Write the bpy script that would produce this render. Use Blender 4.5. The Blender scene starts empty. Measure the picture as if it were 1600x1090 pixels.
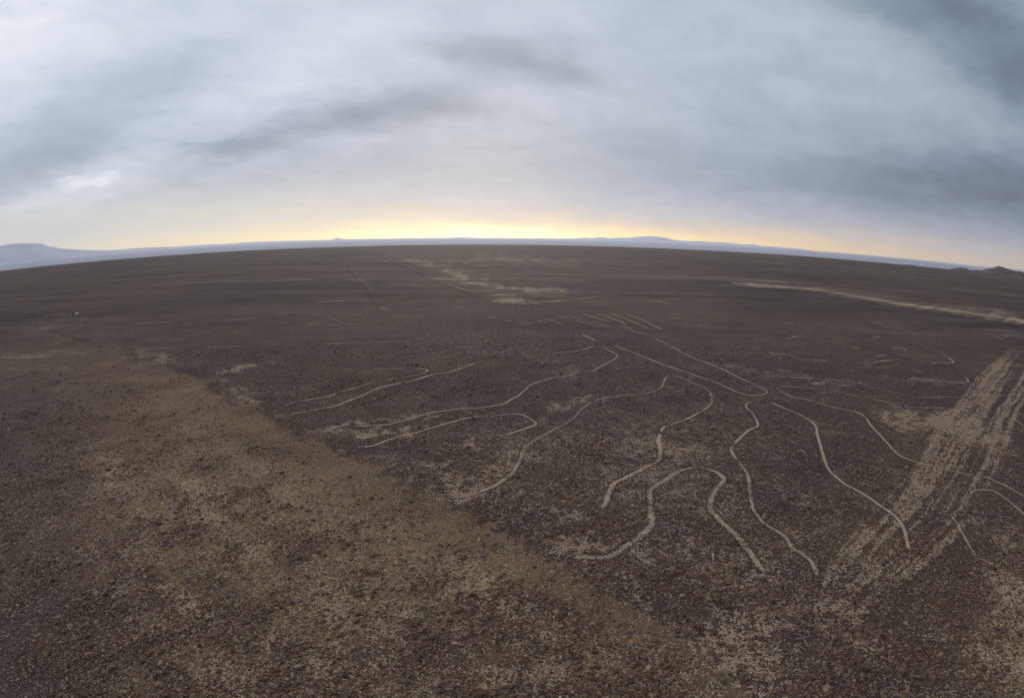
import bpy, math, random
import numpy as np
from mathutils import Vector

sc = bpy.context.scene
# ------------------------------------------------------------------ camera
W, H = 1600.0, 1090.0            # pixel frame the layout below was measured in
FPX = 925.0                      # fisheye scale, pixels per radian
CAM_Z = 60.0
PITCH = (545 - 371.5) / FPX
ROLL = 0.0075
F_ = np.array([0, math.cos(PITCH), -math.sin(PITCH)])
U0 = np.array([0, math.sin(PITCH), math.cos(PITCH)])
R0 = np.array([1.0, 0, 0])
R_ = math.cos(ROLL) * R0 + math.sin(ROLL) * U0
U_ = -math.sin(ROLL) * R0 + math.cos(ROLL) * U0

cd = bpy.data.cameras.new('camera')
cam = bpy.data.objects.new('camera', cd)
sc.collection.objects.link(cam)
sc.camera = cam
cd.type = 'PANO'
cd.panorama_type = 'FISHEYE_LENS_POLYNOMIAL'
cd.sensor_fit = 'HORIZONTAL'
cd.sensor_width = 36
cd.fisheye_fov = math.pi
cd.fisheye_polynomial_k0 = 0
cd.fisheye_polynomial_k1 = -1 / (FPX * 36 / W)
cd.fisheye_polynomial_k2 = 0
cd.fisheye_polynomial_k3 = 0
cd.fisheye_polynomial_k4 = 0
cd.clip_start = 0.5
cd.clip_end = 250000
from mathutils import Matrix
m = Matrix.Identity(4)
for i in range(3):
    m[i][0], m[i][1], m[i][2] = R_[i], U_[i], -F_[i]
m[2][3] = CAM_Z
cam.matrix_world = m


def px_dir(px, py):
    px = np.asarray(px, float); py = np.asarray(py, float)
    ax = (px - 800) / FPX; ay = (545 - py) / FPX
    th = np.hypot(ax, ay) + 1e-12
    s = np.sin(th) / th
    return (ax * s)[..., None] * R_ + (ay * s)[..., None] * U_ + np.cos(th)[..., None] * F_


def px_azel(px, py):
    d = px_dir(px, py)
    return np.arctan2(d[..., 0], d[..., 1]), np.arcsin(d[..., 2])


def px_ground(px, py):
    d = px_dir(px, py)
    t = CAM_Z / np.maximum(-d[..., 2], 0.008)
    return d[..., 0] * t, d[..., 1] * t


def world_px(x, y, z):
    v = np.stack([x, y, z - CAM_Z], -1)
    v = v / np.linalg.norm(v, axis=-1, keepdims=True)
    cz = v @ F_; cx = v @ R_; cy = v @ U_
    th = np.arccos(np.clip(cz, -1, 1)); s = np.hypot(cx, cy) + 1e-12
    return 800 + FPX * th * cx / s, 545 - FPX * th * cy / s


# ------------------------------------------------------------------ world
SUN_AZ, SUN_EL = px_azel(745, 345)
SUN_AZ = float(SUN_AZ); SUN_EL = math.radians(7)
world = bpy.data.worlds.new('World'); sc.world = world
world.use_nodes = True
nt = world.node_tree; nt.nodes.clear()


class NB:
    def __init__(s, nt): s.nt = nt; s.x = 0
    def n(s, t, **k):
        a = s.nt.nodes.new(t)
        for q, v in k.items(): setattr(a, q, v)
        return a
    def put(s, sock, v):
        if isinstance(v, bpy.types.NodeSocket): s.nt.links.new(v, sock)
        elif v is not None: sock.default_value = v
    def m(s, op, a, b=None, c=None, clamp=False):
        k = s.n('ShaderNodeMath', operation=op, use_clamp=clamp)
        s.put(k.inputs[0], a); s.put(k.inputs[1], b); s.put(k.inputs[2], c)
        return k.outputs[0]
    def mix(s, f, a, b, blend='MIX'):
        k = s.n('ShaderNodeMix', data_type='RGBA', blend_type=blend)
        s.put(k.inputs[0], f); s.put(k.inputs[6], a); s.put(k.inputs[7], b)
        return k.outputs[2]
    def noise(s, vec, scale, detail=2, rough=.5, dist=0, lac=2):
        k = s.n('ShaderNodeTexNoise'); s.put(k.inputs['Vector'], vec)
        k.inputs['Scale'].default_value = scale; k.inputs['Detail'].default_value = detail
        k.inputs['Roughness'].default_value = rough; k.inputs['Distortion'].default_value = dist
        k.inputs['Lacunarity'].default_value = lac
        return k
    def step(s, x, lo, hi, a=0.0, b=1.0, smooth=True):
        k = s.n('ShaderNodeMapRange', interpolation_type='SMOOTHSTEP' if smooth else 'LINEAR')
        s.put(k.inputs[0], x); s.put(k.inputs[1], lo); s.put(k.inputs[2], hi)
        s.put(k.inputs[3], a); s.put(k.inputs[4], b)
        return k.outputs[0]
    def vec(s, x, y, z):
        k = s.n('ShaderNodeCombineXYZ'); s.put(k.inputs[0], x); s.put(k.inputs[1], y); s.put(k.inputs[2], z)
        return k.outputs[0]


def lin(r, g, b):
    f = lambda c: (c / 255 / 12.92) if c / 255 <= .04045 else ((c / 255 + .055) / 1.055) ** 2.4
    return (f(r), f(g), f(b), 1)


b = NB(nt)
tc = b.n('ShaderNodeTexCoord')
sep = b.n('ShaderNodeSeparateXYZ'); nt.links.new(tc.outputs['Generated'], sep.inputs[0])
X, Y, Z = sep.outputs
az = b.m('ARCTAN2', X, Y)
el = b.m('ARCSINE', Z)
# wispy distortion of the sky coordinates
elc = b.m('MAXIMUM', el, 0.0)
inv = b.m('DIVIDE', 1.0, b.m('ADD', b.m('ABSOLUTE', Z), 0.22))
cp = b.vec(b.m('MULTIPLY', X, inv), b.m('MULTIPLY', Y, inv), 0.0)
nw = b.noise(cp, 2.2, 5, .55, .3)
sw = b.n('ShaderNodeSeparateColor'); nt.links.new(nw.outputs['Color'], sw.inputs[0])
nw2 = b.noise(cp, 7.5, 6, .6, .2)
sw2 = b.n('ShaderNodeSeparateColor'); nt.links.new(nw2.outputs['Color'], sw2.inputs[0])
faz = b.m('MULTIPLY', b.m('SUBTRACT', sw2.outputs[0], .5), .09)
fel = b.m('MULTIPLY', b.m('SUBTRACT', sw2.outputs[1], .5), .035)
waz = b.m('ADD', b.m('ADD', az, faz), b.m('MULTIPLY', b.m('SUBTRACT', sw.outputs[0], .5), .09))
wel = b.m('ADD', b.m('ADD', el, fel), b.m('MULTIPLY', b.m('SUBTRACT', sw.outputs[1], .5), .045))
# fine-grained cloud texture, stretched along the cloud streets
cp2 = b.n('ShaderNodeVectorRotate', rotation_type='Z_AXIS'); nt.links.new(cp, cp2.inputs['Vector']); cp2.inputs['Angle'].default_value = -.5
cp3 = b.n('ShaderNodeMapping'); nt.links.new(cp2.outputs[0], cp3.inputs[0]); cp3.inputs['Scale'].default_value = (1.0, 1.35, 1)
nf = b.noise(cp3.outputs[0], 4.2, 10, .58, .5)
nf2 = b.noise(cp3.outputs[0], 1.3, 4, .5, .2)
v = b.m('SUBTRACT', 0.748, b.m('MULTIPLY', az, .11))
v = b.m('ADD', v, b.m('MULTIPLY', el, .10))
lowd = b.m('DIVIDE', b.m('SUBTRACT', el, .13), .085)
v = b.m('SUBTRACT', v, b.m('MULTIPLY', b.m('EXPONENT', b.m('MULTIPLY', b.m('MULTIPLY', lowd, lowd), -1)), .055))
v = b.m('ADD', v, b.m('MULTIPLY', b.m('SUBTRACT', nf.outputs[0], .5), .16))
v = b.m('ADD', v, b.m('MULTIPLY', b.m('SUBTRACT', nf2.outputs[0], .5), .10))
BLOBS = [  # px, py, rx, ry, tilt (deg), amount
    (1530, 45, 120, 62, -38, -.16), (1590, 125, 60, 40, -30, -.08), (1430, 5, 120, 28, -8, -.09),
    (1600, 300, 300, 42, 2, -.19), (1400, 262, 260, 26, 3, -.01),
    (640, 165, 105, 28, 6, -.15), (480, 192, 80, 18, 12, -.10), (790, 96, 90, 24, -12, -.13), (880, 118, 60, 14, -10, -.04),
    (368, 234, 54, 15, 6, -.15), (283, 236, 13, 5, 0, -.07), (900, 70, 120, 14, 0, -.02),
    (170, 160, 200, 40, 24, -.085), (60, 270, 110, 34, 20, -.06), (800, 270, 400, 40, 0, -.03),
    (10, 50, 110, 60, 10, .05), (140, 285, 34, 7, 4, .12), (140, 288, 90, 26, 14, .07), (15, 325, 60, 14, 12, .06),
    (450, 120, 130, 40, 25, .03), (560, 60, 180, 50, 0, .02), (1000, 130, 260, 50, -8, -.005),
]
for (px, py, rx, ry, tilt, amt) in BLOBS:
    a0, e0 = [float(q) for q in px_azel(px, py)]
    da = b.m('MULTIPLY', b.m('SUBTRACT', waz, a0), math.cos(e0)); de = b.m('SUBTRACT', wel, e0)
    t = math.radians(tilt); c_, s_ = math.cos(t), math.sin(t)
    u = b.m('ADD', b.m('MULTIPLY', da, c_ * FPX / rx), b.m('MULTIPLY', de, s_ * FPX / rx))
    w = b.m('ADD', b.m('MULTIPLY', da, -s_ * FPX / ry), b.m('MULTIPLY', de, c_ * FPX / ry))
    q = b.m('ADD', b.m('MULTIPLY', u, u), b.m('MULTIPLY', w, w))
    g = b.m('EXPONENT', b.m('MULTIPLY', b.m('POWER', q, 1.4), -.6))
    v = b.m('MULTIPLY_ADD', g, amt, v)
ramp = b.n('ShaderNodeValToRGB'); nt.links.new(v, ramp.inputs[0])
cr = ramp.color_ramp
cr.elements[0].position = .38; cr.elements[0].color = lin(84, 92, 108)
cr.elements[1].position = .95; cr.elements[1].color = lin(240, 243, 250)
for p_, c_ in ((.50, (116, 130, 149)), (.60, (141, 155, 172)), (.70, (168, 180, 195)), (.78, (190, 200, 215)), (.86, (212, 220, 233))):
    e_ = cr.elements.new(p_); e_.color = lin(*c_)
cloud = ramp.outputs[0]
# warm clearing along the horizon, under the cloud deck
wel2 = b.m('ADD', el, b.m('MULTIPLY', b.m('SUBTRACT', sw.outputs[2], .5), .03))
elp = b.m('MAXIMUM', wel2, 0.0)
daz = b.m('SUBTRACT', az, SUN_AZ)
daz2 = b.m('MULTIPLY', daz, daz)
wide = b.m('EXPONENT', b.m('MULTIPLY', daz2, -.75))
mid = b.m('EXPONENT', b.m('MULTIPLY', daz2, -1 / (.60 ** 2)))
core = b.m('EXPONENT', b.m('MULTIPLY', daz2, -1 / (.20 ** 2)))
leftish = b.step(az, .25, -.55)
thick = b.m('MULTIPLY_ADD', leftish, .026, .027)     # the band is deeper towards the left
band = b.m('EXPONENT', b.m('MULTIPLY', b.m('POWER', b.m('DIVIDE', elp, thick), 1.5), -.85))
k_w = b.m('MULTIPLY', band, b.m('MULTIPLY', wide, .98))
warm = b.mix(leftish, (1.30, .66, .0, 1), (1.25, 1.0, .38, 1))
sky = b.mix(k_w, cloud, warm)
band2 = b.m('EXPONENT', b.m('MULTIPLY', b.m('POWER', b.m('DIVIDE', elp, .022), 2.0), -1))
k_m = b.m('MULTIPLY', band2, mid)
sky = b.mix(b.m('MULTIPLY', k_m, .8), sky, (1.95, 1.35, .30, 1))
k_c = b.m('MULTIPLY', b.m('EXPONENT', b.m('MULTIPLY', b.m('POWER', b.m('DIVIDE', elp, .017), 2.0), -1)), core)
k_c = b.m('MULTIPLY', k_c, 1.0)
sky = b.mix(k_c, sky, (2.8, 2.3, .95, 1))
nish = b.n('ShaderNodeTexSky', sky_type='NISHITA', sun_disc=False)
nish.sun_elevation = SUN_EL; nish.sun_rotation = SUN_AZ; nish.altitude = 500; nish.dust_density = 3
sc10 = b.n('ShaderNodeVectorMath', operation='SCALE'); nt.links.new(sky, sc10.inputs[0]); sc10.inputs[3].default_value = 10.0
full = b.mix(.97, nish.outputs[0], sc10.outputs[0])
bg = b.n('ShaderNodeBackground'); nt.links.new(full, bg.inputs[0]); bg.inputs[1].default_value = .1
wo = b.n('ShaderNodeOutputWorld'); nt.links.new(bg.outputs[0], wo.inputs[0])
world.cycles.sampling_method = 'MANUAL'; world.cycles.sample_map_resolution = 2048

# ------------------------------------------------------------------ sun, exposure
sd = bpy.data.lights.new('sun', 'SUN'); so = bpy.data.objects.new('sun', sd); sc.collection.objects.link(so)
sd.energy = 1.3; sd.angle = math.radians(8); sd.color = (1, .86, .66)
sdir = Vector((math.sin(SUN_AZ) * math.cos(SUN_EL), math.cos(SUN_AZ) * math.cos(SUN_EL), math.sin(SUN_EL)))
so.rotation_euler = sdir.to_track_quat('Z', 'Y').to_euler()
so.location = (0, 0, 300)
sc.view_settings.view_transform = 'Standard'; sc.view_settings.look = 'None'
sc.view_settings.gamma = 1; sc.view_settings.exposure = 0.0
sc.cycles.use_denoising = True
sc.cycles.max_bounces = 5; sc.cycles.volume_bounces = 1; sc.cycles.diffuse_bounces = 2
sc.cycles.use_adaptive_sampling = False

# ------------------------------------------------------------------ numpy noise
def _h(ix, iy, seed):
    n = (ix.astype(np.int64) * 374761393 + iy.astype(np.int64) * 668265263 + seed * 974711) & 0xffffffff
    n = ((n ^ (n >> 13)) * 1274126177) & 0xffffffff
    return ((n ^ (n >> 16)) & 0xffff) / 65535.0


def vnoise(x, y, seed=0):
    ix = np.floor(x); iy = np.floor(y); fx = x - ix; fy = y - iy
    fx = fx * fx * (3 - 2 * fx); fy = fy * fy * (3 - 2 * fy)
    a = _h(ix, iy, seed); c = _h(ix + 1, iy, seed); d = _h(ix, iy + 1, seed); e = _h(ix + 1, iy + 1, seed)
    return (a * (1 - fx) + c * fx) * (1 - fy) + (d * (1 - fx) + e * fx) * fy


def fbm(x, y, seed=0, oct=4, gain=.5):
    s = 0; a = 1; t = 0
    for i in range(oct):
        s = s + a * vnoise(x * 2 ** i + 17.3 * i, y * 2 ** i - 9.1 * i, seed + i); t += a; a *= gain
    return s / t


def sst(x, a, b_):
    t = np.clip((x - a) / (b_ - a), 0, 1)
    return t * t * (3 - 2 * t)


# ------------------------------------------------------------------ terrain functions
EDGE = 5140.0
WASH_LINE = np.array([(150, 535), (235, 556), (330, 600), (420, 648), (500, 690), (600, 742), (700, 790), (800, 840),
                      (880, 882), (950, 925), (1060, 985), (1140, 1050), (1240, 1140)], float)


def seg_signed(px, py, line):
    """distance to a polyline in the layout frame; positive below-left of it"""
    best = np.full(px.shape, 1e9); sgn = np.ones(px.shape)
    for (x0, y0), (x1, y1) in zip(line[:-1], line[1:]):
        dx, dy = x1 - x0, y1 - y0; L = dx * dx + dy * dy
        t = np.clip(((px - x0) * dx + (py - y0) * dy) / L, 0, 1)
        qx, qy = px - (x0 + t * dx), py - (y0 + t * dy); d = np.hypot(qx, qy)
        cr_ = dx * (py - y0) - dy * (px - x0)
        m_ = d < best; best = np.where(m_, d, best); sgn = np.where(m_, np.sign(cr_), sgn)
    return best * sgn


WL = np.stack(px_ground(WASH_LINE[:, 0], WASH_LINE[:, 1]), 1)


def height(x, y):
    r = np.hypot(x, y)
    h = (fbm(x / 90, y / 90, 5, 3) - .5) * 1.6 * sst(r, 1500, 500)
    h = h + (fbm(x / 22, y / 22, 9, 3) - .5) * .9 * sst(r, 420, 160)
    h = h + (fbm(x / 700, y / 700, 3, 3) - .5) * 5 * sst(r, 900, 2500)
    # dry wash, about a metre lower, with a soft bank
    d = seg_signed(x, y, WL)                       # ground frame: y points away, so the sign flips
    d = -d + (fbm(x / 14, y / 14, 31, 3) - .5) * 14
    near = (r < 700)
    h = h - np.where(near, sst(d, -5, 9) * 1.0 * sst(r, 700, 400) * sst(d, 160, 60), 0)
    e = EDGE * (1 + .06 * (fbm(x / 900, y / 900, 77, 3) - .5))
    h = h - 75 * sst(r, e, e * 1.10)
    return h


PALE = [  # px, py, rx, ry, tilt (clockwise on the picture), amount, seed
    (1230, 960, 75, 24, -12, .50), (1120, 1045, 85, 45, 25, .50), (1170, 1000, 60, 30, 10, .2), (905, 850, 65, 12, 2, .50), (900, 804, 30, 8, 0, .40),
    (790, 935, 48, 22, 25, .34), (860, 955, 30, 10, 10, .35), (295, 942, 45, 16, 20, .50), (350, 970, 60, 24, 25, .30), (180, 738, 26, 26, 30, .40),
    (215, 800, 60, 20, 10, .18), (312, 764, 32, 10, 10, .42), (325, 792, 30, 20, 30, .35), (370, 830, 60, 20, 25, .16), (480, 700, 60, 18, 15, .12),
    (595, 676, 55, 6, -2, .60), (540, 664, 40, 5, -8, .50), (620, 655, 60, 4, -5, .35), (744, 697, 13, 20, 15, .45), (672, 729, 30, 6, -5, .35),
    (895, 630, 40, 10, -22, .45), (780, 735, 60, 22, -28, .32), (705, 772, 40, 12, 8, .45), (750, 760, 40, 20, -20, .2),
    (385, 622, 28, 9, 32, .55), (235, 556, 60, 8, 10, .30), (115, 550, 25, 4, 5, .35), (50, 555, 40, 2.5, 0, .35), (380, 577, 40, 6, -10, .45), (95, 580, 20, 14, 20, .2), (100, 620, 20, 20, 60, .15),
    (785, 1065, 34, 10, 48, .45), (480, 1040, 50, 26, 45, .28), (350, 1060, 60, 22, 30, .22), (520, 1005, 40, 10, 40, .25), (440, 1000, 30, 10, 40, .25),
    (990, 690, 120, 26, 0, .18), (870, 770, 110, 30, -15, .15), (1010, 900, 120, 40, 5, .16), (1120, 800, 160, 60, 0, .10), (1200, 900, 80, 30, 0, .15),
    (1580, 850, 26, 30, -20, .28), (1562, 910, 18, 26, 0, .26), (1570, 940, 45, 9, -42, .35), (1520, 985, 45, 10, -20, .2), (1560, 1040, 50, 40, 0, .22),
    (1352, 1000, 26, 12, 20, .32), (1380, 1020, 8, 14, -30, .35), (1300, 970, 8, 24, 25, .4), (1330, 965, 10, 26, 35, .32), (1345, 945, 30, 8, -30, .3),
    (1060, 700, 60, 26, 0, .12), (920, 574, 60, 6, -8, .22), (1290, 594, 80, 5, 4, .28), (1450, 596, 70, 3, 3, .28), (1160, 573, 60, 4, 8, .28), (870, 568, 40, 5, 8, .16),
    (1352, 566, 9, 5, 30, .30), (1440, 654, 62, 12, 6, .60), (1403, 664, 26, 9, 20, .62), (1535, 682, 55, 14, 22, .45), (1480, 655, 60, 12, 5, .2),
    (600, 481, 11, 3, 15, .32), (575, 447, 14, 2, 65, .15), (1245, 515, 60, 4, 0, .05),
    (797, 468, 30, 4.5, 3, .60), (785, 461, 16, 1.0, 0, .85), (737, 443, 36, 1.6, 4, .55), (700, 436, 26, 1.4, 3, .5), (820, 451, 60, 1.4, 2, .45), (850, 455, 60, 8, 3, .12), (715, 425, 60, 7, 14, .18), (640, 408, 50, 3, 20, .15),
    (200, 460, 40, 1, 0, .1), (470, 436, 22, .9, 0, .45), (557, 437, 10, .8, 0, .45), (110, 490, 40, 8, 0, .10), (90, 520, 35, 20, 20, .08), (540, 507, 80, 3, 4, .10), (700, 505, 80, 6, 3, .10),
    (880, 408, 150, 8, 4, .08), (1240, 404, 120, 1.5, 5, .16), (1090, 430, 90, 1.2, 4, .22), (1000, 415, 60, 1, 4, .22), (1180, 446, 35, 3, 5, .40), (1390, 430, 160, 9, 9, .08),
    (1320, 457, 150, 7, 9, .14), (1560, 487, 60, 4, 9, .25), (1590, 462, 30, 1.2, 9, .3), (1440, 440, 80, 1.2, 8, .12), (1395, 425, 14, .8, 5, .3), (1545, 432, 20, .8, 5, .4),
    (1300, 505, 60, 2, 5, .10), (1400, 508, 50, 1.5, 8, .14), (1560, 517, 60, 1.5, 8, .30), (1580, 525, 30, 1.2, 5, .3), (1115, 512, 80, 3, 2, .08), (770, 408, 130, 14, 2, .22), (690, 420, 60, 5, 20, .22), (800, 448, 90, 12, 4, .22), (60, 500, 60, 30, 10, .05), (720, 478, 16, 1, 0, .2),  # widest patch here: glare below the sun painted into the ground tone
    (1590, 950, 30, 60, 30, .25), (1560, 1020, 70, 45, 0, .15),
]
TRACK = np.array([(1606, 545), (1570, 598), (1528, 655), (1487, 735), (1435, 810), (1370, 885), (1316, 940)], float)
TRACK_HW = np.array([34, 50, 58, 72, 86, 76, 40], float)


def ground_attr(x, y, z):
    """pale gravel and painted glare, brown wash soil with painted vignetting, smooth (few stones), line"""
    px, py = world_px(x, y, z)
    r = np.hypot(x, y)
    vis = (py > 360) & (y > 0)
    jx = (fbm(px / 22, py / 12, 41, 4) - .5); jy = (fbm(px / 22, py / 12, 47, 4) - .5)
    amp = np.clip((py - 430) / 220, .12, 1)
    qx = px + jx * 46 * amp; qy = py + jy * 26 * amp
    pale = .10 + (fbm(x / 9, y / 9, 11, 4) - .5) * .34 + (fbm(x / 45, y / 45, 12, 3) - .5) * .22
    far = sst(r, 350, 900)
    pale = pale + (.11 * sst(r, 260, 130) + .03) * (.2 + 1.6 * fbm(x / 16, y / 16, 17, 3))
    pale = pale * (1 - far) + far * (0 + 1.1 * np.clip(fbm(x / 240, y / 50, 14, 4) - .57, 0, 1) + .7 * np.clip(fbm(x / 1500, y / 180, 15, 4) - .57, 0, 1))
    brk = np.clip(-.55 + 3.0 * fbm(px / 11, py / 4.5, 51, 3), 0, 1.8)
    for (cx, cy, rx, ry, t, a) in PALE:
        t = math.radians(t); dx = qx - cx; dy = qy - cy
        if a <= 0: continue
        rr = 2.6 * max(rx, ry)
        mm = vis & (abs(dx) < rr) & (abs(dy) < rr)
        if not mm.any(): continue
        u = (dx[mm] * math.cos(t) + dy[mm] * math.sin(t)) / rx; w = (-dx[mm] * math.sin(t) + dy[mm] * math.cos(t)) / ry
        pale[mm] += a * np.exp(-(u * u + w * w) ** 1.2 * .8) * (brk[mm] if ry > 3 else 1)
    # gravel streaks strung out along the dry wash
    wd = WL[9] - WL[4]; wd = wd / np.hypot(*wd)
    uu = x * wd[0] + y * wd[1]; vv = -x * wd[1] + y * wd[0]
    dl = seg_signed(px, py, WASH_LINE)
    zone = sst(dl, 10, 120) * sst(py, 700, 820) * sst(px, 250, 600)
    pale += zone * 1.2 * np.clip(fbm(uu / 26, vv / 3.2, 67, 4) - .56, 0, 1) * (.4 + 1.2 * fbm(x / 20, y / 20, 68, 3))
    # field of vehicle tracks on the right
    hw = np.interp(py, TRACK[:, 1], TRACK_HW); cx = np.interp(py, TRACK[:, 1], TRACK[:, 0])
    s = (px + jx * 10 - cx) / hw
    inside = sst(np.abs(s), 1.08, .82) * sst(py, 530, 600) * sst(py, 965, 870) * vis
    st = fbm(s * 3.6, py / 130, 61, 3) * .6 + vnoise(s * 23, py / 60, 63) * .4
    pale += inside * (6.5 * np.clip(st - .45, 0, 1)) * (.05 + 1.9 * fbm(px / 8, py / 4, 65, 3))
    d = seg_signed(px, py, WASH_LINE) + jy * 40
    left = sst(px, 20, 220)
    wash = sst(d + (fbm(px / 14, py / 9, 55, 4) - .5) * 30, -9, 10) * (.35 + .65 * sst(px, 60, 330)) * sst(d, 900, 120) * sst(py, 500, 580)  # browns drop to dark at far left: lens vignetting painted into the soil
    wash = wash * np.clip(.12 + 1.4 * fbm(x / 14, y / 14, 21, 4), .4, 1.0) + .12 * fbm(x / 60, y / 60, 23, 3)
    wash = wash + .9 * np.exp(-(((px - 1600) / 75) ** 2 + ((py - 1010) / 90) ** 2)) * vis
    smooth = sst(np.abs(d - 22), 46, 6) * sst(py, 600, 730) * .9
    smooth = smooth + sst(np.abs(d - 30), 50, 10) * sst(py, 720, 620) * .4 * (py > 540)
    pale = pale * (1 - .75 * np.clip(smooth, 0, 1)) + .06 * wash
    # smoother ground between the noisy stretches
    calm = sst(fbm(x / 26, y / 26, 29, 3), .52, .68)
    smooth = np.clip(smooth + calm * .2, 0, 1)
    pale = np.where(r > EDGE * 1.04, .85 + .25 * (fbm(x / 3000, y / 3000, 90, 3) - .5), pale)  # far flats lightened, haze brightness put into their colour
    wash = np.where(vis | (r > 300), wash, .35)
    pale = np.where(inside > .1, np.minimum(pale, .42 + .62 * fbm(px / 5, py / 3, 66, 3)), pale)
    pale = np.where(r < EDGE, np.clip(pale, 0, .72), pale)
    return np.clip(pale, 0, 1), np.clip(wash, 0, 1), np.clip(smooth, 0, 1)


# ------------------------------------------------------------------ helpers
def mesh_np(name, V, Fc, mat, attr=None, smooth=True, parent=None):
    me = bpy.data.meshes.new(name)
    V = np.asarray(V, np.float32); Fc = np.asarray(Fc, np.int32); k = Fc.shape[1]
    me.vertices.add(len(V)); me.vertices.foreach_set('co', V.ravel())
    me.loops.add(Fc.size); me.loops.foreach_set('vertex_index', Fc.ravel())
    me.polygons.add(len(Fc)); me.polygons.foreach_set('loop_start', np.arange(0, Fc.size, k, dtype=np.int32))
    me.polygons.foreach_set('loop_total', np.full(len(Fc), k, np.int32))
    me.polygons.foreach_set('use_smooth', np.full(len(Fc), smooth))
    me.update(calc_edges=True)
    if attr is not None:
        at = me.attributes.new('ground_mix', 'FLOAT_COLOR', 'POINT')
        at.data.foreach_set('color', np.asarray(attr, np.float32).ravel())
    me.materials.append(mat)
    o = bpy.data.objects.new(name, me); sc.collection.objects.link(o)
    if parent is not None: o.parent = parent
    return o


def grid_faces(nr, nc, wrap=False):
    i = np.arange(nr - 1)[:, None]; j = np.arange(nc if wrap else nc - 1)[None, :]
    j2 = (j + 1) % nc
    return np.stack([i * nc + j, i * nc + j2, (i + 1) * nc + j2, (i + 1) * nc + j], -1).reshape(-1, 4)


def tag(o, label=None, cat=None, group=None, kind=None):
    if label: o['label'] = label
    if cat: o['category'] = cat
    if group: o['group'] = group
    if kind: o['kind'] = kind
    return o


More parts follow.
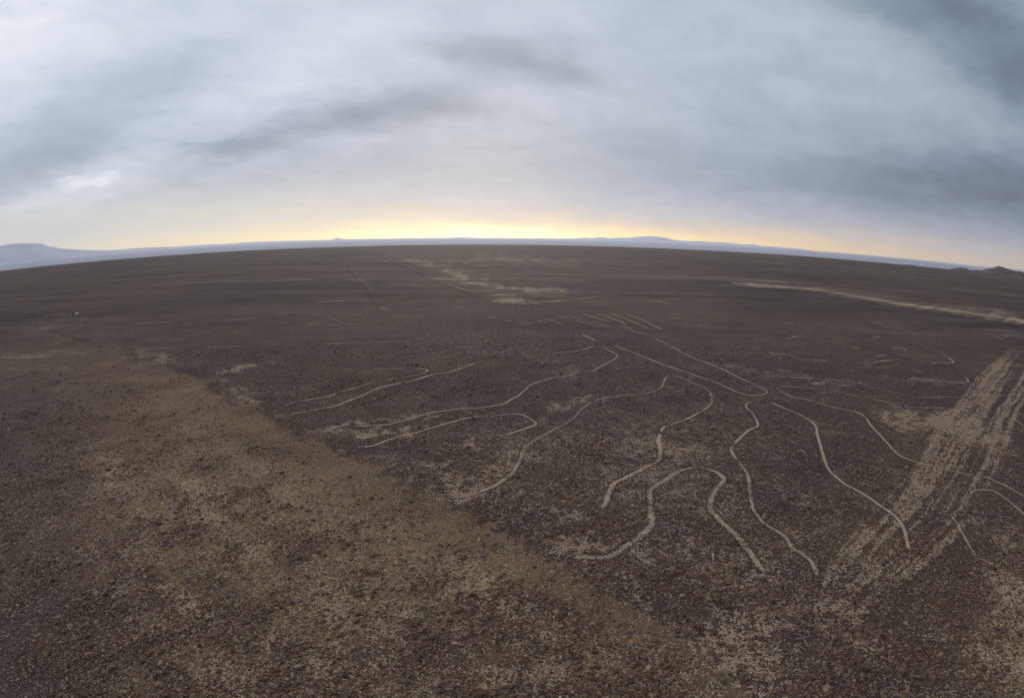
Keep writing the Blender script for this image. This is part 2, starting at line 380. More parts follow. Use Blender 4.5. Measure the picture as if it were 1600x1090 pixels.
# ------------------------------------------------------------------ materials
def ground_material():
    mt = bpy.data.materials.new('desert_pavement'); mt.use_nodes = True
    nt = mt.node_tree; nt.nodes.clear(); b = NB(nt)
    at = b.n('ShaderNodeAttribute', attribute_name='ground_mix')
    sp = b.n('ShaderNodeSeparateColor'); nt.links.new(at.outputs['Color'], sp.inputs[0])
    pale, wash, smooth = sp.outputs; line = at.outputs['Alpha']
    geo = b.n('ShaderNodeNewGeometry'); P = geo.outputs['Position']
    n1 = b.noise(P, 1.45, 4, .68, .5)       # clumps of stones about half a metre
    n2 = b.noise(P, 3.6, 2, .6)            # single stones
    n3 = b.noise(P, .33, 4, .55)           # patches
    n4 = b.noise(P, .045, 4, .55)
    n5 = b.noise(P, .004, 5, .6)
    n6 = b.noise(P, 4.2, 2, .6)
    vo = b.n('ShaderNodeTexVoronoi', feature='F1'); nt.links.new(P, vo.inputs['Vector']); vo.inputs['Scale'].default_value = 2.3
    # base soil under the varnished stones
    dark = b.mix(b.step(n4.outputs[0], .35, .65), (.050, .034, .034, 1), (.068, .047, .035, 1))
    dark = b.mix(b.step(n5.outputs[0], .42, .62), dark, (.044, .029, .036, 1))
    brown = b.mix(b.step(n3.outputs[0], .35, .65), (.180, .125, .078, 1), (.135, .095, .064, 1))
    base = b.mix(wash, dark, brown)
    mm = b.m('MULTIPLY_ADD', b.m('SUBTRACT', n2.outputs[0], .5), 2.4, 1.08)
    mm2 = b.m('MULTIPLY_ADD', b.m('SUBTRACT', n1.outputs[0], .5), 2.0, 1.08)
    k = b.m('MULTIPLY', mm, mm2)
    k = b.m('MULTIPLY_ADD', smooth, b.m('MULTIPLY', b.m('SUBTRACT', 1.0, k), .6), k)
    gk = b.n('ShaderNodeVectorMath', operation='SCALE'); nt.links.new(base, gk.inputs[0]); nt.links.new(k, gk.inputs[3])
    col = gk.outputs[0]
    # per-stone colour drift
    vh = b.n('ShaderNodeHueSaturation'); nt.links.new(col, vh.inputs['Color'])
    vs = b.n('ShaderNodeSeparateColor'); nt.links.new(vo.outputs['Color'], vs.inputs[0])
    b.put(vh.inputs['Hue'], b.m('MULTIPLY_ADD', vs.outputs[0], .06, .47)); b.put(vh.inputs['Saturation'], b.m('MULTIPLY_ADD', vs.outputs[1], .5, .8))
    b.put(vh.inputs['Value'], b.m('MULTIPLY_ADD', vs.outputs[2], .34, .83))
    col = vh.outputs[0]
    tint = b.mix(b.step(n3.outputs[0], .36, .64), (1.10, .96, .95, 1), (.95, 1.04, .93, 1))
    col = b.mix(.4, col, b.mix(1.0, col, tint, 'MULTIPLY'))
    # pale silt showing between the stones
    nn = b.m('ADD', b.m('MULTIPLY', n1.outputs[0], .55), b.m('MULTIPLY', n2.outputs[0], .45))
    nn = b.m('MULTIPLY_ADD', b.m('SUBTRACT', n3.outputs[0], .5), .25, nn)
    th = b.m('SUBTRACT', .605, b.m('MULTIPLY', pale, .20))
    sk = b.step(b.m('SUBTRACT', nn, th), -.012, .03)
    tan = b.mix(b.step(n3.outputs[0], .4, .6), (.62, .46, .27, 1), (.52, .37, .25, 1))
    tan = b.mix(n6.outputs[0], tan, (.26, .205, .145, 1))
    col = b.mix(b.m('MULTIPLY', sk, .85), col, tan)
    # swept line floors
    lc = b.mix(b.step(n2.outputs[0], .35, .65), (.30, .225, .145, 1), (.56, .44, .30, 1))
    ln = b.m('ADD', b.m('MULTIPLY', n2.outputs[0], .6), b.m('MULTIPLY', n6.outputs[0], .4))
    lk = b.m('MULTIPLY', b.m('POWER', line, .6), b.step(b.m('ADD', ln, b.m('MULTIPLY', line, .38)), .64, .80))
    col = b.mix(b.m('MULTIPLY', lk, .9), col, lc)
    # dark varnished stones
    dk = b.step(b.m('MULTIPLY_ADD', b.m('SUBTRACT', n3.outputs[0], .5), -.3, n6.outputs[0]), .40, .33)
    col = b.mix(b.m('MULTIPLY', dk, b.m('MULTIPLY_ADD', smooth, -.5, .75)), col, (.026, .021, .022, 1))
    # pale sand flats beyond the stony plain, blue haze painted into their colour
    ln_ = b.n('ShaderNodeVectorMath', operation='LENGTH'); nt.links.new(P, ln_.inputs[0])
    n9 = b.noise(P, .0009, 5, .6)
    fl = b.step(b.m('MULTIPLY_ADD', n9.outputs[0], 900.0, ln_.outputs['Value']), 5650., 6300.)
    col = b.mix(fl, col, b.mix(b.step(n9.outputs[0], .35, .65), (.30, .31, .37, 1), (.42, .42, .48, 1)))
    # long level streaks of darker and paler stone far out
    mp = b.n('ShaderNodeMapping'); nt.links.new(P, mp.inputs[0]); mp.inputs['Scale'].default_value = (.0025, .014, 1)
    n10 = b.noise(mp.outputs[0], 1.0, 6, .65)
    fk = b.step(ln_.outputs['Value'], 260., 700.)
    sv = b.m('MULTIPLY_ADD', fk, b.m('MULTIPLY', b.m('SUBTRACT', n10.outputs[0], .5), 2.6), 1.0)
    sg = b.n('ShaderNodeVectorMath', operation='SCALE'); nt.links.new(col, sg.inputs[0]); nt.links.new(sv, sg.inputs[3])
    col = sg.outputs[0]
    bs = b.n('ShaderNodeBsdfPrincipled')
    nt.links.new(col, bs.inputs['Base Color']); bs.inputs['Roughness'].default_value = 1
    bs.inputs['Specular IOR Level'].default_value = .12
    hsum = b.m('ADD', b.m('MULTIPLY', n1.outputs[0], .5), b.m('ADD', b.m('MULTIPLY', n2.outputs[0], .3), b.m('MULTIPLY', n6.outputs[0], .12)))
    bp = b.n('ShaderNodeBump'); nt.links.new(hsum, bp.inputs['Height']); bp.inputs['Strength'].default_value = .8; bp.inputs['Distance'].default_value = .45
    nt.links.new(bp.outputs[0], bs.inputs['Normal'])
    o = b.n('ShaderNodeOutputMaterial'); nt.links.new(bs.outputs[0], o.inputs[0])
    return mt


def rock_material(name, c1, c2, scale, attr=None):
    mt = bpy.data.materials.new(name); mt.use_nodes = True
    nt = mt.node_tree; nt.nodes.clear(); b = NB(nt)
    geo = b.n('ShaderNodeNewGeometry')
    n = b.noise(geo.outputs['Position'], scale, 5, .6)
    col = b.mix(b.step(n.outputs[0], .35, .65), c1, c2)
    if attr:
        at = b.n('ShaderNodeAttribute', attribute_name='ground_mix')
        col = b.mix(1.0, col, at.outputs['Color'], 'MULTIPLY')
    bs = b.n('ShaderNodeBsdfPrincipled'); nt.links.new(col, bs.inputs['Base Color'])
    bs.inputs['Roughness'].default_value = .95; bs.inputs['Specular IOR Level'].default_value = .15
    o = b.n('ShaderNodeOutputMaterial'); nt.links.new(bs.outputs[0], o.inputs[0])
    return mt


GM = ground_material()

# ------------------------------------------------------------------ ground: one sheet to the horizon
rad = np.concatenate([[2, 20], np.geomspace(42, 520, 620), np.geomspace(524, 7000, 430), np.geomspace(7200, 72000, 50)])
azs = np.concatenate([np.radians(np.arange(-180, -66, 3)), np.radians(np.linspace(-64, 64, 820)), np.radians(np.arange(66, 180, 3))])
RR, AA = np.meshgrid(rad, azs, indexing='ij')
gx = RR * np.sin(AA); gy = RR * np.cos(AA)
gz = height(gx.ravel(), gy.ravel())
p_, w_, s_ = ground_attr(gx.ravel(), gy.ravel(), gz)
gv = np.stack([gx.ravel(), gy.ravel(), gz], 1)
# cap vertex at the centre keeps it one closed sheet
nr, nc = RR.shape
gf = grid_faces(nr, nc, True)[:, ::-1]
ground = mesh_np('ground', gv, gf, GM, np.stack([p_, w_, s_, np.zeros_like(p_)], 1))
tag(ground, kind='structure')

# ------------------------------------------------------------------ lines swept into the stones
DARKM = rock_material('varnished_stones', (.035, .026, .025, 1), (.085, .062, .05, 1), 3.0)


def catmull(P, step):
    P = np.asarray(P, float)
    if len(P) < 3:
        n = max(2, int(np.hypot(*(P[1] - P[0])) / step)); t = np.linspace(0, 1, n)[:, None]
        return P[0] * (1 - t) + P[1] * t
    Q = np.vstack([2 * P[0] - P[1], P, 2 * P[-1] - P[-2]]); out = []
    for i in range(1, len(Q) - 2):
        a, c, d, e = Q[i - 1:i + 3]; n = max(2, int(np.hypot(*(d - c)) / step))
        t = np.linspace(0, 1, n, endpoint=False)[:, None]
        out.append(.5 * (2 * c + (d - a) * t + (2 * a - 5 * c + 4 * d - e) * t ** 2 + (-a + 3 * c - 3 * d + e) * t ** 3))
    out.append(Q[-2][None]); return np.vstack(out)


def strip(center, offs, zs, alpha, name, mat, jit, seed, parent=None, gate=None, lift=.05):
    """a ribbon draped over the terrain: offs = sideways offsets, zs = heights, alpha = line strength per column"""
    T = np.gradient(center, axis=0); T /= np.linalg.norm(T, axis=1, keepdims=True) + 1e-9
    N = np.stack([-T[:, 1], T[:, 0]], 1)
    s = np.concatenate([[0], np.cumsum(np.linalg.norm(np.diff(center, axis=0), axis=1))])
    V = []; A = []
    r = np.hypot(center[:, 0], center[:, 1])
    endk = sst(s, 0, 1.5) * sst(s[-1] - s, 0, 1.5)
    for k, (o_, z_, a_) in enumerate(zip(offs, zs, alpha)):
        w = 1 + jit * (fbm(s / 3.0, s * 0 + k * 7.1, seed, 3) - .5)
        p = center + N * (o_ * w)[:, None]
        h = height(p[:, 0], p[:, 1]) + z_ * (.5 + fbm(s / 1.7, s * 0 + k * 3, seed + 3, 2)) + lift + np.maximum(r - 250, 0) * .0004
        V.append(np.stack([p[:, 0], p[:, 1], h], 1))
        g = np.maximum(.84 + 1.1 * (fbm(s / 7, s * 0 + 5, seed + 9, 4) - .5), .42)
        if gate is not None: g = g * gate
        g = g * (.82 + .5 * (fbm(s / 24 + k * 1.7, s * 0 + k * .6, seed + 13, 3) - .3)) if gate is not None else g
        rag = 1 if gate is not None else .62 + .95 * fbm(s / 1.1, s * 0 + k * 5.3, seed + 17, 3) - (.25 if k in (0, 1, len(offs) - 1, len(offs) - 2) else 0)
        A.append(np.clip(a_ * g * rag * np.maximum(endk, .1), 0, 1))
    V = np.stack(V, 1); A = np.stack(A, 1); n, c = A.shape
    fl = V.reshape(-1, 3)
    p_, w_, s_ = ground_attr(fl[:, 0], fl[:, 1], fl[:, 2])
    a = A.ravel()
    at = np.stack([np.clip(p_ + .10 * a, 0, 1), w_, np.clip(s_ + a * .3, 0, 1), a], 1)
    return mesh_np(name, fl, grid_faces(n, c), mat, at, parent=parent)


GROUPS = {}
LINES = []
def L(pts, width, label, k=1.0, group=None, ridge=True):
    LINES.append((pts, width, label, k, group, ridge))


FIG = 'pale swept lines of the large figure in the middle plain'
L([(940, 541), (955, 548), (964, 554), (961, 560), (952, 565), (935, 574), (925, 579), (907, 581), (887, 587), (862, 591), (832, 600), (820, 609), (812, 615), (800, 622), (787, 629), (770, 632.5), (750, 636), (725, 637), (700, 639), (682, 642), (662, 646), (645, 652), (625, 657.5), (605, 662), (575, 664.5), (550, 665)],
  1.5, 'long pale line hooked sharply at its far end, winding down to the left wash bank', .95, FIG)
L([(552, 698), (570, 697.5), (585, 695), (600, 689), (625, 680), (650, 674), (675, 666), (700, 659), (725, 652.5), (750, 649), (775, 647.5), (800, 645.5), (812, 646), (825, 650), (835, 657), (837, 661), (827, 666), (815, 670), (800, 675), (790, 678), (770, 679)],
  1.5, 'pale line doubling back on itself in a narrow pointed loop', 1.0, FIG)
L([(1047, 586), (1040, 590), (1036, 599), (1031, 606), (1012, 613), (975, 617), (945, 622), (930, 627), (912, 637), (902, 647), (890, 657), (875, 666), (862, 672), (845, 681), (830, 690), (821, 697), (817, 706), (811, 722), (805, 732), (800, 740), (775, 758), (745, 770)],
  1.7, 'long S shaped pale line, faint in its upper half, ending in broken gravel', .62, FIG)
L([(1050, 585), (1065, 589), (1082, 597), (1100, 604), (1109, 611), (1112, 620), (1112, 627), (1105, 635), (1090, 644), (1070, 655), (1050, 662), (1038, 667), (1032, 675)],
  1.6, 'pale arch shaped line bulging to the right above the short thick vertical line', .85, FIG)
L([(1031, 677), (1029, 688), (1032, 700), (1031, 712), (1025, 720), (1012, 726), (995, 735), (975, 745), (960, 754), (954, 762), (950, 772), (947, 781), (938, 794)],
  2.0, 'thickest and brightest pale line, dropping straight down then bending left', 1.05, FIG)
L([(1072, 729), (1058, 734), (1044, 744), (1032, 751), (1022, 759), (1016, 765), (1016, 780), (1017, 802), (1020, 811), (1016, 820), (1003, 833), (980, 848.5), (959, 863), (944, 868), (923, 868), (893, 866)],
  2.1, 'broad dull tan line curving down and then left into the pale gravel at its foot', .85, FIG)
L([(1060, 733), (1074, 729), (1087, 728), (1102, 729.5), (1117, 734), (1127, 739), (1131, 746), (1125, 754), (1116, 767), (1111, 780), (1110, 790), (1117, 800), (1126, 810), (1142, 824), (1160, 843), (1170, 856), (1180, 874), (1195, 894)],
  2.1, 'pale line with a rounded shoulder on top and a blunt lower end', 1.05, FIG)
L([(1190, 625), (1175, 625), (1167, 629), (1166, 635), (1175, 642), (1182, 655), (1184, 664), (1172, 669), (1160, 679), (1149, 690), (1143, 700), (1147, 710), (1157, 722), (1166, 735), (1170, 745), (1171, 760), (1174, 777), (1177, 792), (1190, 809), (1200, 818), (1226, 836), (1238, 854), (1256, 866), (1269, 879), (1278, 904)],
  1.6, 'winding pale line starting in a small hook, running down to lower gravel', .85, FIG)
L([(1205, 627), (1220, 635), (1237, 642), (1255, 650), (1267, 657), (1275, 665), (1277, 677), (1281, 690), (1286, 707), (1289, 717), (1295, 730), (1305, 742), (1320, 754), (1340, 765), (1360, 776), (1380, 790), (1395, 800), (1405, 811), (1413, 825), (1417, 843), (1421, 858)],
  1.45, 'clean pale line bending twice and crossing into the vehicle tracks at its lower end', 1.05, FIG)
L([(1212, 603), (1225, 612), (1237, 619), (1255, 622), (1275, 628), (1300, 635), (1325, 640), (1340, 644), (1352, 652), (1362, 666), (1375, 680), (1386, 691), (1395, 702), (1405, 711), (1420, 717), (1437, 722), (1455, 726), (1480, 732), (1503, 737), (1525, 741)],
  1.35, 'pale line with an elbow below the arrow shaped gravel patch, ending in the tracks', 1.05, FIG)
L([(1215, 600), (1225, 602), (1250, 604), (1280, 607), (1307, 610), (1330, 615), (1360, 621), (1385, 627), (1410, 633), (1432, 635.5), (1462, 635.5), (1512, 635)],
  1.6, 'lower of two near parallel pale lines running right towards the track field', .8, FIG)
L([(1190, 586), (1237, 589), (1275, 591), (1312, 593), (1335, 595), (1355, 601), (1375, 606), (1395, 611), (1415, 616), (1437, 619.5), (1470, 619.5), (1512, 619), (1560, 618), (1610, 617)],
  1.9, 'upper of two near parallel pale lines running right towards the track field', .8, FIG)
L([(960, 539), (972, 544), (1004, 556), (1037, 569), (1075, 581), (1120, 597), (1160, 614), (1175, 616.5), (1192, 615), (1198, 609), (1175, 597), (1150, 586), (1120, 572), (1087, 560), (1070, 552), (1035, 534), (1012, 524), (975, 512)],
  1.45, 'long straight pair of pale lines closed like a hairpin, pointing to the far comb', 1.1, FIG)
COMB = 'short parallel pale strokes of the comb shape beyond the hairpin line'
for pts, lb in (
    ([(977, 490), (1010, 503), (1035, 515)], 'rightmost stroke of the far comb, rising highest'),
    ([(955, 490), (987, 502), (1012, 512)], 'second stroke from the right in the far comb'),
    ([(931, 490), (965, 501), (980, 507)], 'third stroke from the right in the far comb'),
    ([(910, 490), (942, 500), (957, 504)], 'fourth stroke from the right in the far comb'),
    ([(887, 493), (912, 498.5)], 'fifth stroke from the right in the upper row of the far comb'),
    ([(870, 494), (887, 497)], 'short faint sixth stroke from the right in the far comb'),
    ([(970, 508), (990, 513.5)], 'short bright dash at the lower right end of the far comb'),
    ([(924, 502), (950, 508), (972, 513.5)], 'long lower row stroke under the third stroke of the far comb'),
    ([(900, 500), (925, 506), (950, 511)], 'lower row stroke left of the long one in the far comb'),
    ([(865, 503), (885, 508)], 'faint lower row stroke in the middle of the far comb'),
    ([(850, 497), (865, 500.5)], 'bright short stroke in the left half of the far comb'),
    ([(837, 500), (853, 503)], 'small stroke left of the bright short stroke in the far comb'),
    ([(805, 500), (822, 503), (838, 505.5)], 'upper of two long leftmost strokes of the far comb'),
    ([(805, 504.5), (830, 507.5)], 'lower of two long leftmost strokes of the far comb'),
    ([(760, 495), (785, 498), (800, 502)], 'thin faint stroke trailing off left of the far comb')):
    L(pts, 1.4, lb, .95, COMB, False)
LEFT = 'thin pale lines on the dark plain left of the large figure'
L([(442, 634), (475, 626), (512, 619), (530, 612), (562, 604), (590, 596), (630, 590), (655, 585), (667, 580.5), (665, 577.5), (650, 576), (620, 577), (580, 577)], 1.4, 'thin line with a pointed loop at its right end on the left plain', .55, LEFT)
L([(450, 647), (485, 641), (520, 635), (540, 627), (560, 620), (590, 607), (620, 600), (645, 595), (675, 586), (700, 582), (725, 574), (752, 565)], 1.6, 'long thin line rising steadily to the right across the left plain', .7, LEFT)
L([(625, 569), (662, 565), (682, 560), (707, 555), (725, 551)], 1.6, 'faint short line above the pointed loop on the left plain', .5, LEFT)
L([(860, 552), (900, 547.5), (915, 544), (930, 539.5)], 1.5, 'thin line leading left from the sharp hook of the long pale line', .7, LEFT)
L([(815, 559), (835, 557), (860, 552)], 2.0, 'very faint line continuing left of the hooked line', .4, LEFT)
L([(908, 521), (917, 525), (931, 532)], 1.5, 'short lone dash just above the hook, below the comb', .9, LEFT)
FAR = 'faint straight lines and tracks on the distant plain'
L([(210, 546), (300, 543), (400, 541), (475, 539), (550, 536), (640, 534)], 2.4, 'very long faint level line across the left middle distance', .42, FAR, False)
L([(0, 556), (40, 556), (75, 554.5)], 2.6, 'short pinkish level line at the left edge of the frame', .8, FAR, False)
L([(210, 505), (250, 503.5), (300, 504.5), (350, 502), (400, 496), (450, 490)], 4.5, 'faint wavering track left of centre above the long level line', .45, FAR, False)
L([(450, 490), (495, 492), (520, 498), (545, 506), (600, 509)], 4.0, 'faint track curving down to the right in the left middle distance', .32, FAR, False)
L([(495, 472), (550, 469.5), (580, 468)], 5.5, 'bright pale streak beside the small triangular clearing', .9, FAR, False)
L([(617, 465), (647, 462)], 4.5, 'short pale streak right of the small triangular clearing', .7, FAR, False)
L([(547, 420), (562, 433), (578, 450), (590, 465), (604, 483)], 9.0, 'faint straight strip descending to the small triangular clearing', .02, FAR, False)
L([(460, 449), (520, 449), (600, 448), (660, 447)], 6.0, 'faint level streak above the triangular clearing', .30, FAR, False)
L([(807, 476), (850, 472.5), (900, 467.5), (932, 464)], 6.0, 'pale base edge of the great cleared trapezoid in the distance', .6, FAR, False)
L([(600, 401), (625, 412), (660, 428), (690, 440), (740, 458), (790, 476)], 8.0, 'left edge of the great cleared trapezoid running to the horizon', .15, FAR, False)
L([(1010, 469), (1028, 471), (1046, 475)], 4.0, 'short pale dash beyond the comb right of the trapezoid', .7, FAR, False)
L([(960, 460.5), (1000, 461), (1060, 462), (1120, 463), (1200, 465)], 5.0, 'faint level line between the trapezoid and the pale road', .28, FAR, False)
L([(925, 411), (960, 415), (1012, 420), (1060, 426), (1112, 431)], 11., 'long thin streak high on the plain near the horizon right of centre', .40, FAR, False)
L([(1240, 403), (1290, 408), (1350, 414)], 20., 'faint pale streak close under the hills on the right', .35, FAR, False)
L([(470, 435), (487, 434.5)], 9., 'small pale dash high on the left plain', .6, FAR, False)
L([(1105, 551.5), (1140, 551.5), (1190, 551.5)], 1.8, 'thin level line right of the hairpin top', .5, FAR, False)
RF = 'thin lines of the small figures in the right middle distance'
for pts, w, k, lb in (
    ([(1227, 529), (1242, 526), (1257, 522)], 1.8, .6, 'leftmost short rising dash of the small right figures'),
    ([(1360, 504), (1375, 506.5), (1390, 509.5), (1412, 512), (1432, 513)], 3.0, .5, 'upper wavy line under the pale road on the right'),
    ([(1422, 504), (1440, 505)], 3.0, .5, 'tiny dash above the upper wavy line on the right'),
    ([(1352, 529), (1368, 527), (1376, 525), (1366, 522)], 2.0, .55, 'tiny arrowhead line in the small right figures'),
    ([(1325, 541), (1337, 543), (1350, 545)], 2.2, .7, 'short falling dash left of the tiny hook'),
    ([(1390, 545), (1405, 544), (1412, 545), (1415, 548)], 1.9, .75, 'tiny closed hook line among the small right figures'),
    ([(1366, 557), (1387, 554)], 1.9, .8, 'upper of three stacked dashes beside the small pale mound'),
    ([(1364, 566), (1380, 564), (1397, 562)], 1.8, .85, 'middle and longest of three stacked dashes beside the pale mound'),
    ([(1367, 575), (1390, 574.5)], 1.7, .6, 'lowest of three stacked dashes beside the pale mound'),
    ([(1400, 554.5), (1425, 557)], 1.8, .55, 'short dash right of the three stacked dashes'),
    ([(1472, 554), (1482, 559), (1489, 565), (1487, 567), (1470, 567), (1455, 568.5)], 1.7, .95, 'bright boomerang shaped line near the right edge'),
    ([(1425, 577), (1445, 583)], 1.8, .55, 'short falling dash left of the bright boomerang line foot'),
    ([(1505, 589), (1511, 592), (1512, 596), (1508, 598), (1462, 595), (1420, 590)], 1.8, .85, 'line curled at its right end beside the track field'),
    ([(1200, 551), (1232, 555), (1245, 559), (1265, 562), (1295, 564)], 1.9, .65, 'gently sagging line left of the small pale mound'),
    ([(1200, 576), (1220, 578), (1237, 579)], 2.2, .45, 'blurred dash above the two near parallel lines')):
    L(pts, w, lb, k, RF, False)
RE = 'pale curved lines at the right edge beyond the tracks'
L([(1525, 741), (1540, 744), (1557, 751), (1575, 760), (1600, 775), (1625, 792)], 1.25, 'bright yellowish line leaving the tracks towards the right edge', 1.05, RE)
L([(1515, 770), (1522, 766), (1535, 764.5), (1550, 766), (1562, 772), (1580, 785), (1600, 801), (1625, 824)], 1.15, 'pale arc curving down to the right edge below the yellowish line', .95, RE)
L([(1485, 803), (1495, 815), (1503, 828), (1510, 840), (1518, 853), (1526, 868), (1540, 873), (1562, 887)], 1.2, 'kinked pale line low on the right beside the track field', .9, RE)
L([(1555, 638), (1575, 639), (1600, 648), (1625, 660)], 1.2, 'upper of two thin arcs at the right edge beside the tracks', .75, RE)
L([(1550, 644), (1570, 649), (1585, 655), (1600, 664), (1620, 677)], 1.2, 'lower and brighter of two thin arcs at the right edge', .95, RE)
L([(1244, 704.5), (1251, 701), (1260, 706)], 1.2, 'tiny chevron mark alone between the two long right legs', .8, RE, False)
L([(1112, 858), (1114, 866), (1116, 875)], .9, 'short stub of pale line below the shouldered line', .8, RE, False)

for i, (pts, width, label, k, group, ridge) in enumerate(LINES):
    P = np.array(pts, float)
    X_, Y_ = px_ground(P[:, 0], P[:, 1])
    dist = float(np.median(np.hypot(X_, Y_)))
    c = catmull(np.stack([X_, Y_], 1), max(.45, dist * .004))
    n_ = len(c); hsteps = np.arange(n_) * max(.45, dist * .004)
    wob = (fbm(hsteps / 6, hsteps * 0, 200 + i, 3) - .5) * min(.5, width * .35)
    c = c + wob[:, None] * np.array([.7, .7])
    w = width * .345
    k = k * (.85 if 1.9 < width < 2.15 and group == FIG else 1)
    if group in (FAR, LEFT, RF, COMB): k = .25 + k * .95; width *= 1.25
    w = width * .345
    o = strip(c, [-w * 1.6, -w * .95, -w * .35, w * .35, w * .95, w * 1.6], [0, 0, 0, 0, 0, 0],
              [0, k * .62, k, k, k * .62, 0], 'ground_line', GM, .75, 300 + i, lift=.035)
    tag(o, label, 'ground line', group, 'thing')
    if ridge:
        for sgn in (-1, 1):
            q = w * 1.2 * sgn; d_ = .24 * sgn
            strip(c, [q, q + d_ * .5, q + d_, q + d_ * 1.6], [-.05, .03, .02, -.06], [0, 0, 0, 0], 'stone_ridge', DARKM, 1.1, 500 + i * 2 + (sgn > 0), parent=o, lift=.03)

# broad pale dirt road in the distance on the right
P = np.array([(1140, 443), (1200, 446.5), (1250, 450.5), (1300, 456.5), (1350, 465), (1400, 473.5), (1475, 484), (1540, 493), (1600, 502.5), (1680, 517)], float)
X_, Y_ = px_ground(P[:, 0], P[:, 1])
c = catmull(np.stack([X_, Y_], 1), 5)
s = np.arange(len(c)) / len(c)
gate = .70 + .35 * sst(s, .3, .7)
offs = [-62, -56, -47, -36, -26, -18, -9, 0, 10, 20, 32, 44, 60, 80, 105, 140]
alp = [0, .60, .62, .58, .55, .85, 1.1, 1.2, 1.15, .9, .62, .66, .5, .55, .35, 0]
o = strip(c, offs, [0] * len(offs), alp, 'dirt_road', GM, .18, 900, gate=gate, lift=.12)
tag(o, 'broad pale dirt road', kind='structure')

# ------------------------------------------------------------------ distant hills
def ridge(name, prof, D, depth, mat, seed, rough, label=None, base=-75.0, cols=700, rows=26, wob=.0):
    P = np.array(prof, float)
    A, E = px_azel(P[:, 0], P[:, 1])
    a = np.linspace(A[0], A[-1], cols); e = np.interp(a, A, E)
    crest = CAM_Z + D * np.tan(e)
    t = np.linspace(-1, 1, rows)
    V = []
    for tt in t:
        r = D + tt * depth
        prof_ = (1 - abs(tt)) ** (1.15)
        x = r * np.sin(a); y = r * np.cos(a)
        n = (fbm(x / (depth * .35), y / (depth * .35), seed, 5) - .5) * rough * (crest - base) * (1 - abs(tt)) * abs(tt) * 3.2
        z = base - 6 + (crest - base + 6) * prof_ + n
        V.append(np.stack([x, y, z], 1))
    V = np.stack(V, 0).reshape(-1, 3)
    o = mesh_np(name, V, grid_faces(rows, cols), mat)
    tag(o, label, kind='structure'); return o


FARM = rock_material('pale_haze_tinted_hills', (.40, .41, .48, 1), (.52, .52, .58, 1), .0006)  # pale sand hills with blue distance haze put into the colour
NEARM = rock_material('brown_rocky_hills', (.085, .062, .058, 1), (.13, .10, .085, 1), .01)
SKYL = [(-120, 396), (0, 396), (60, 392), (130, 391), (175, 390.5), (212, 387.5), (237, 386), (275, 385.5), (292, 384), (325, 382), (350, 381), (400, 377.5), (450, 376), (500, 375), (522, 374.3), (524, 371.5), (526, 370.5),
        (530, 372), (537, 373), (545, 373.6), (575, 373), (650, 372), (700, 371), (712, 370.6), (750, 371.5), (800, 371.7), (875, 372.5), (905, 372.0), (912, 371), (925, 371.6), (940, 370), (950, 372), (975, 371), (990, 370.3), (1005, 369.5), (1012, 368.4), (1020, 368), (1037, 370.5), (1050, 374), (1075, 375.8), (1100, 377), (1150, 380),
        (1200, 384.5), (1237, 387), (1265, 391), (1280, 395.5), (1300, 396), (1320, 395.5), (1337, 397), (1362, 399), (1380, 401), (1412, 405.5), (1440, 409), (1475, 412.5), (1487, 414), (1512, 416), (1550, 417), (1580, 419), (1600, 421), (1640, 426), (1720, 436)]
# add fine irregularity to the skyline
xs = np.arange(-120, 1721, 4.0)
sp_ = np.array(SKYL)
ys = np.interp(xs, sp_[:, 0], sp_[:, 1]) + (fbm(xs / 14, xs * 0, 71, 4) - .5) * 1.6 * np.interp(xs, [0, 500, 900, 1100, 1600], [.6, .4, .6, 1.3, 2])
HX = np.sort(np.concatenate([xs, [524, 526, 530]]))
HY = np.interp(HX, xs, ys); 
for a_, b_ in ((524, 371.5), (526, 370.8), (530, 372.2)): HY[HX == a_] = b_
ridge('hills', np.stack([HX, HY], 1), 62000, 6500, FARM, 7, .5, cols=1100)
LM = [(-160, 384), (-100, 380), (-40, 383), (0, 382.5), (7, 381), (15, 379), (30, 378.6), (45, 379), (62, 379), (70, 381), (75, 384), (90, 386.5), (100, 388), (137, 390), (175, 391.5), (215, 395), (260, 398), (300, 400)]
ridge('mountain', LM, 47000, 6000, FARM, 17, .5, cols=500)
NH = [(1455, 423.5), (1470, 421.5), (1485, 420), (1493, 418.6), (1500, 417.5), (1508, 418.2), (1515, 421), (1525, 421.6), (1532, 422.6), (1540, 420.2), (1545, 418.8), (1552, 417.6), (1556, 415.8), (1560, 415), (1566, 416.4), (1570, 418), (1576, 420.3), (1582, 421.6), (1590, 423), (1596, 423.6), (1605, 428), (1625, 434), (1640, 440)]
xs = np.arange(1455, 1640, 1.5); q = np.array(NH)
ridge('rocky_hills', np.stack([xs, np.interp(xs, q[:, 0], q[:, 1]) + (fbm(xs / 5, xs * 0, 81, 3) - .5) * 1.5], 1), 5000, 420, NEARM, 27, 1.1, base=0, cols=420, rows=30)
NH2 = [(1396, 417.5), (1404, 416), (1412, 413.6), (1418, 413), (1424, 413.6), (1432, 415.5), (1450, 419), (1470, 423.5)]
xs = np.arange(1396, 1470, 1.5); q = np.array(NH2)
ridge('low_hill', np.stack([xs, np.interp(xs, q[:, 0], q[:, 1])], 1), 6200, 300, NEARM, 37, .8, base=-10, cols=160, rows=20)

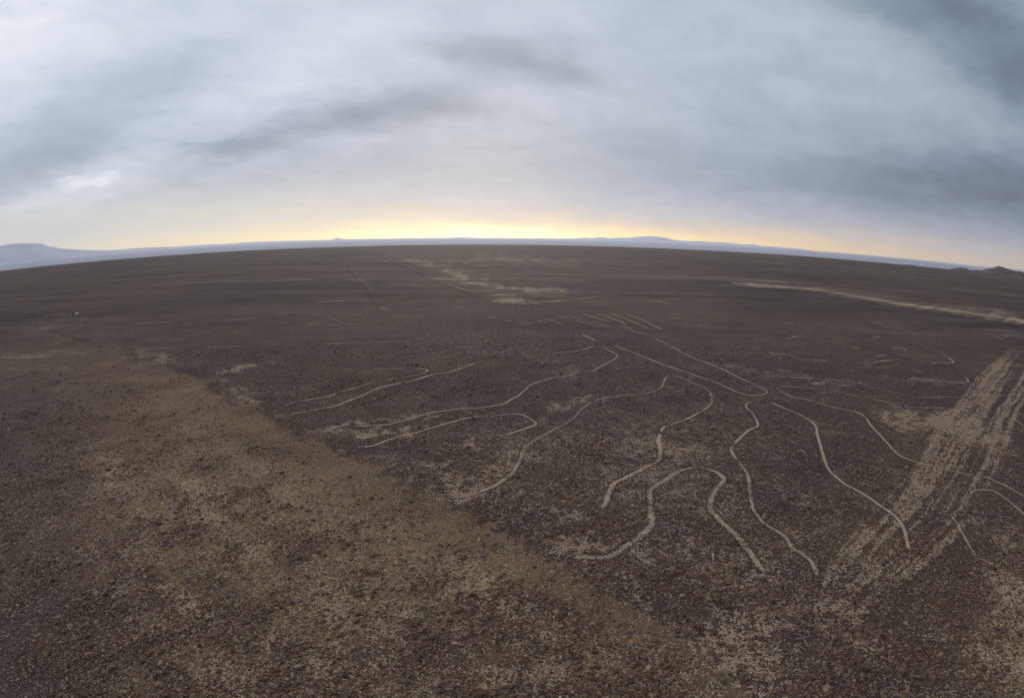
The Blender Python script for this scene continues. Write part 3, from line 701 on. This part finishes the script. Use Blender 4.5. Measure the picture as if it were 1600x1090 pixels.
# ------------------------------------------------------------------ loose stones (uncountable)
rng = np.random.default_rng(4)
N = 210000
aa = rng.uniform(math.radians(-58), math.radians(58), N * 2)
rr_ = np.sqrt(rng.uniform(0, 1, N * 2)) * 0 + 60 * (360 / 60.) ** (rng.uniform(0, 1, N * 2) ** 1.05)
sx, sy = rr_ * np.sin(aa), rr_ * np.cos(aa)
dens = fbm(sx / 7, sy / 7, 101, 3) + .25 * (fbm(sx / 40, sy / 40, 103, 2) - .5)
pp, ww, ss = ground_attr(sx, sy, height(sx, sy))
keep = (rng.uniform(0, 1, N * 2) < (.12 + .88 * sst(dens, .40, .75)) * (1 - .85 * ss) * (1 - .5 * np.clip(pp - .2, 0, 1)))
# keep swept lines clear
sx, sy, rr_ = sx[keep][:N], sy[keep][:N], rr_[keep][:N]
clear = np.ones(len(sx), bool)
for (pts, width, label, k, group, ridge_) in LINES:
    P = np.array(pts, float); X_, Y_ = px_ground(P[:, 0], P[:, 1])
    if np.min(np.hypot(X_, Y_)) > 260: continue
    d = np.abs(seg_signed(sx, sy, np.stack([X_, Y_], 1)))
    clear &= d > width * .62
sx, sy, rr_ = sx[clear], sy[clear], rr_[clear]
n = len(sx)
size = np.clip(rng.lognormal(math.log(.10), .55, n), .05, .6)
cube = np.array([(-1, -1, -.8), (1, -1, -.8), (1, 1, -.8), (-1, 1, -.8), (-.7, -.7, 1), (.7, -.7, 1), (.7, .7, 1), (-.7, .7, 1)], float)
qf = np.array([(0, 3, 2, 1), (4, 5, 6, 7), (0, 1, 5, 4), (1, 2, 6, 5), (2, 3, 7, 6), (3, 0, 4, 7)])
Vs = cube[None] * (1 + rng.uniform(-.38, .38, (n, 8, 3))) * size[:, None, None] * np.stack([rng.uniform(.7, 1.5, n), rng.uniform(.7, 1.3, n), rng.uniform(.4, .9, n)], 1)[:, None, :]
th_ = rng.uniform(0, 6.28, n); c_, s_ = np.cos(th_)[:, None], np.sin(th_)[:, None]
vx = Vs[..., 0] * c_ - Vs[..., 1] * s_ + sx[:, None]; vy = Vs[..., 0] * s_ + Vs[..., 1] * c_ + sy[:, None]
vz = Vs[..., 2] + (height(sx, sy) + size * .25)[:, None]
shade = np.clip(rng.lognormal(0, .35, n), .4, 2.2)[:, None] * np.stack([np.ones(n), rng.uniform(.82, 1, n), rng.uniform(.7, 1.02, n)], 1)
palem = rng.uniform(0, 1, n) < .03
shade[palem] = shade[palem] * 1.2 + [.8, 1.0, .95]
col = np.concatenate([np.repeat(shade, 8, 0), np.ones((n * 8, 1))], 1)
STM = rock_material('loose_stone', (.078, .056, .046, 1), (.185, .134, .092, 1), 2.0, attr=True)
o = mesh_np('loose_stones', np.stack([vx, vy, vz], -1).reshape(-1, 3), (qf[None] + (np.arange(n) * 8)[:, None, None]).reshape(-1, 4), STM, col, smooth=False)
tag(o, 'dark loose stones scattered over the near ground', kind='stuff')

# ------------------------------------------------------------------ tiny things far off
def flat_mat(name, c, r=.8):
    return rock_material(name, c, tuple(q * .85 for q in c[:3]) + (1,), 2.5)


WHITE = flat_mat('white_panel', (.78, .77, .74, 1)); DARK = flat_mat('weathered_wood', (.03, .025, .022, 1)); ROOFM = flat_mat('tin_roof', (.7, .68, .66, 1))


def box_mesh(name, x0, x1, y0, y1, z0, z1, mat, parent, ridge_=None):
    V = [(x0, y0, z0), (x1, y0, z0), (x1, y1, z0), (x0, y1, z0), (x0, y0, z1), (x1, y0, z1), (x1, y1, z1), (x0, y1, z1)]
    return mesh_np(name, V, qf, mat, smooth=False, parent=parent)


def hut(px, py, s, label):
    x, y = [float(q) for q in px_ground(px, py)]
    z = float(height(np.array([x]), np.array([y]))[0])
    e = bpy.data.objects.new('hut', None); sc.collection.objects.link(e); e.location = (x, y, z)
    tag(e, label, 'hut')
    box_mesh('wall', -1.5 * s, 1.5 * s, -1.1 * s, 1.1 * s, -.1, 1.7 * s, WHITE, e)
    V = [(-1.7 * s, -1.3 * s, 1.7 * s + .01), (1.7 * s, -1.3 * s, 1.7 * s + .01), (1.7 * s, 1.3 * s, 1.7 * s + .01), (-1.7 * s, 1.3 * s, 1.7 * s + .01), (-1.7 * s, 0, 2.4 * s), (1.7 * s, 0, 2.4 * s)]
    me = bpy.data.meshes.new('roof'); me.from_pydata(V, [], [(0, 1, 5, 4), (3, 4, 5, 2), (0, 4, 3), (1, 2, 5), (0, 3, 2, 1)]); me.materials.append(ROOFM)
    r = bpy.data.objects.new('roof', me); sc.collection.objects.link(r); r.parent = e
    box_mesh('door', -.3 * s, .3 * s, -1.1 * s - .03, -1.1 * s - .003, 0, 1.4 * s, DARK, e)


hut(120.5, 491, .85, 'bright white little hut beside the dirt clearing at far left')
hut(110.5, 492, .45, 'smaller dimmer pale hut just left of the bright white one')
x, y = [float(q) for q in px_ground(1462, 484)]
z = float(height(np.array([x]), np.array([y]))[0])
bpy.ops.mesh.primitive_cylinder_add(vertices=8, radius=.35, depth=4.2, location=(x, y, z + 2.0))
o = bpy.context.object; o.name = 'wooden_post'; o.data.materials.append(DARK)
tag(o, 'lone thin dark post standing on the pale dirt road', 'post')

# ------------------------------------------------------------------ haze
hm = bpy.data.materials.new('haze'); hm.use_nodes = True
nt = hm.node_tree; nt.nodes.clear(); b = NB(nt)
pv = b.n('ShaderNodeVolumePrincipled')
pv.inputs['Color'].default_value = (.78, .84, 1.0, 1); pv.inputs['Density'].default_value = 1.25e-5; pv.inputs['Anisotropy'].default_value = .5
ho = b.n('ShaderNodeOutputMaterial'); nt.links.new(pv.outputs[0], ho.inputs['Volume'])
hz = box_mesh('haze', -73000, 73000, -73000, 73000, -110, 2700, hm, None)
tag(hz, 'thin blue haze over the plain', kind='stuff')
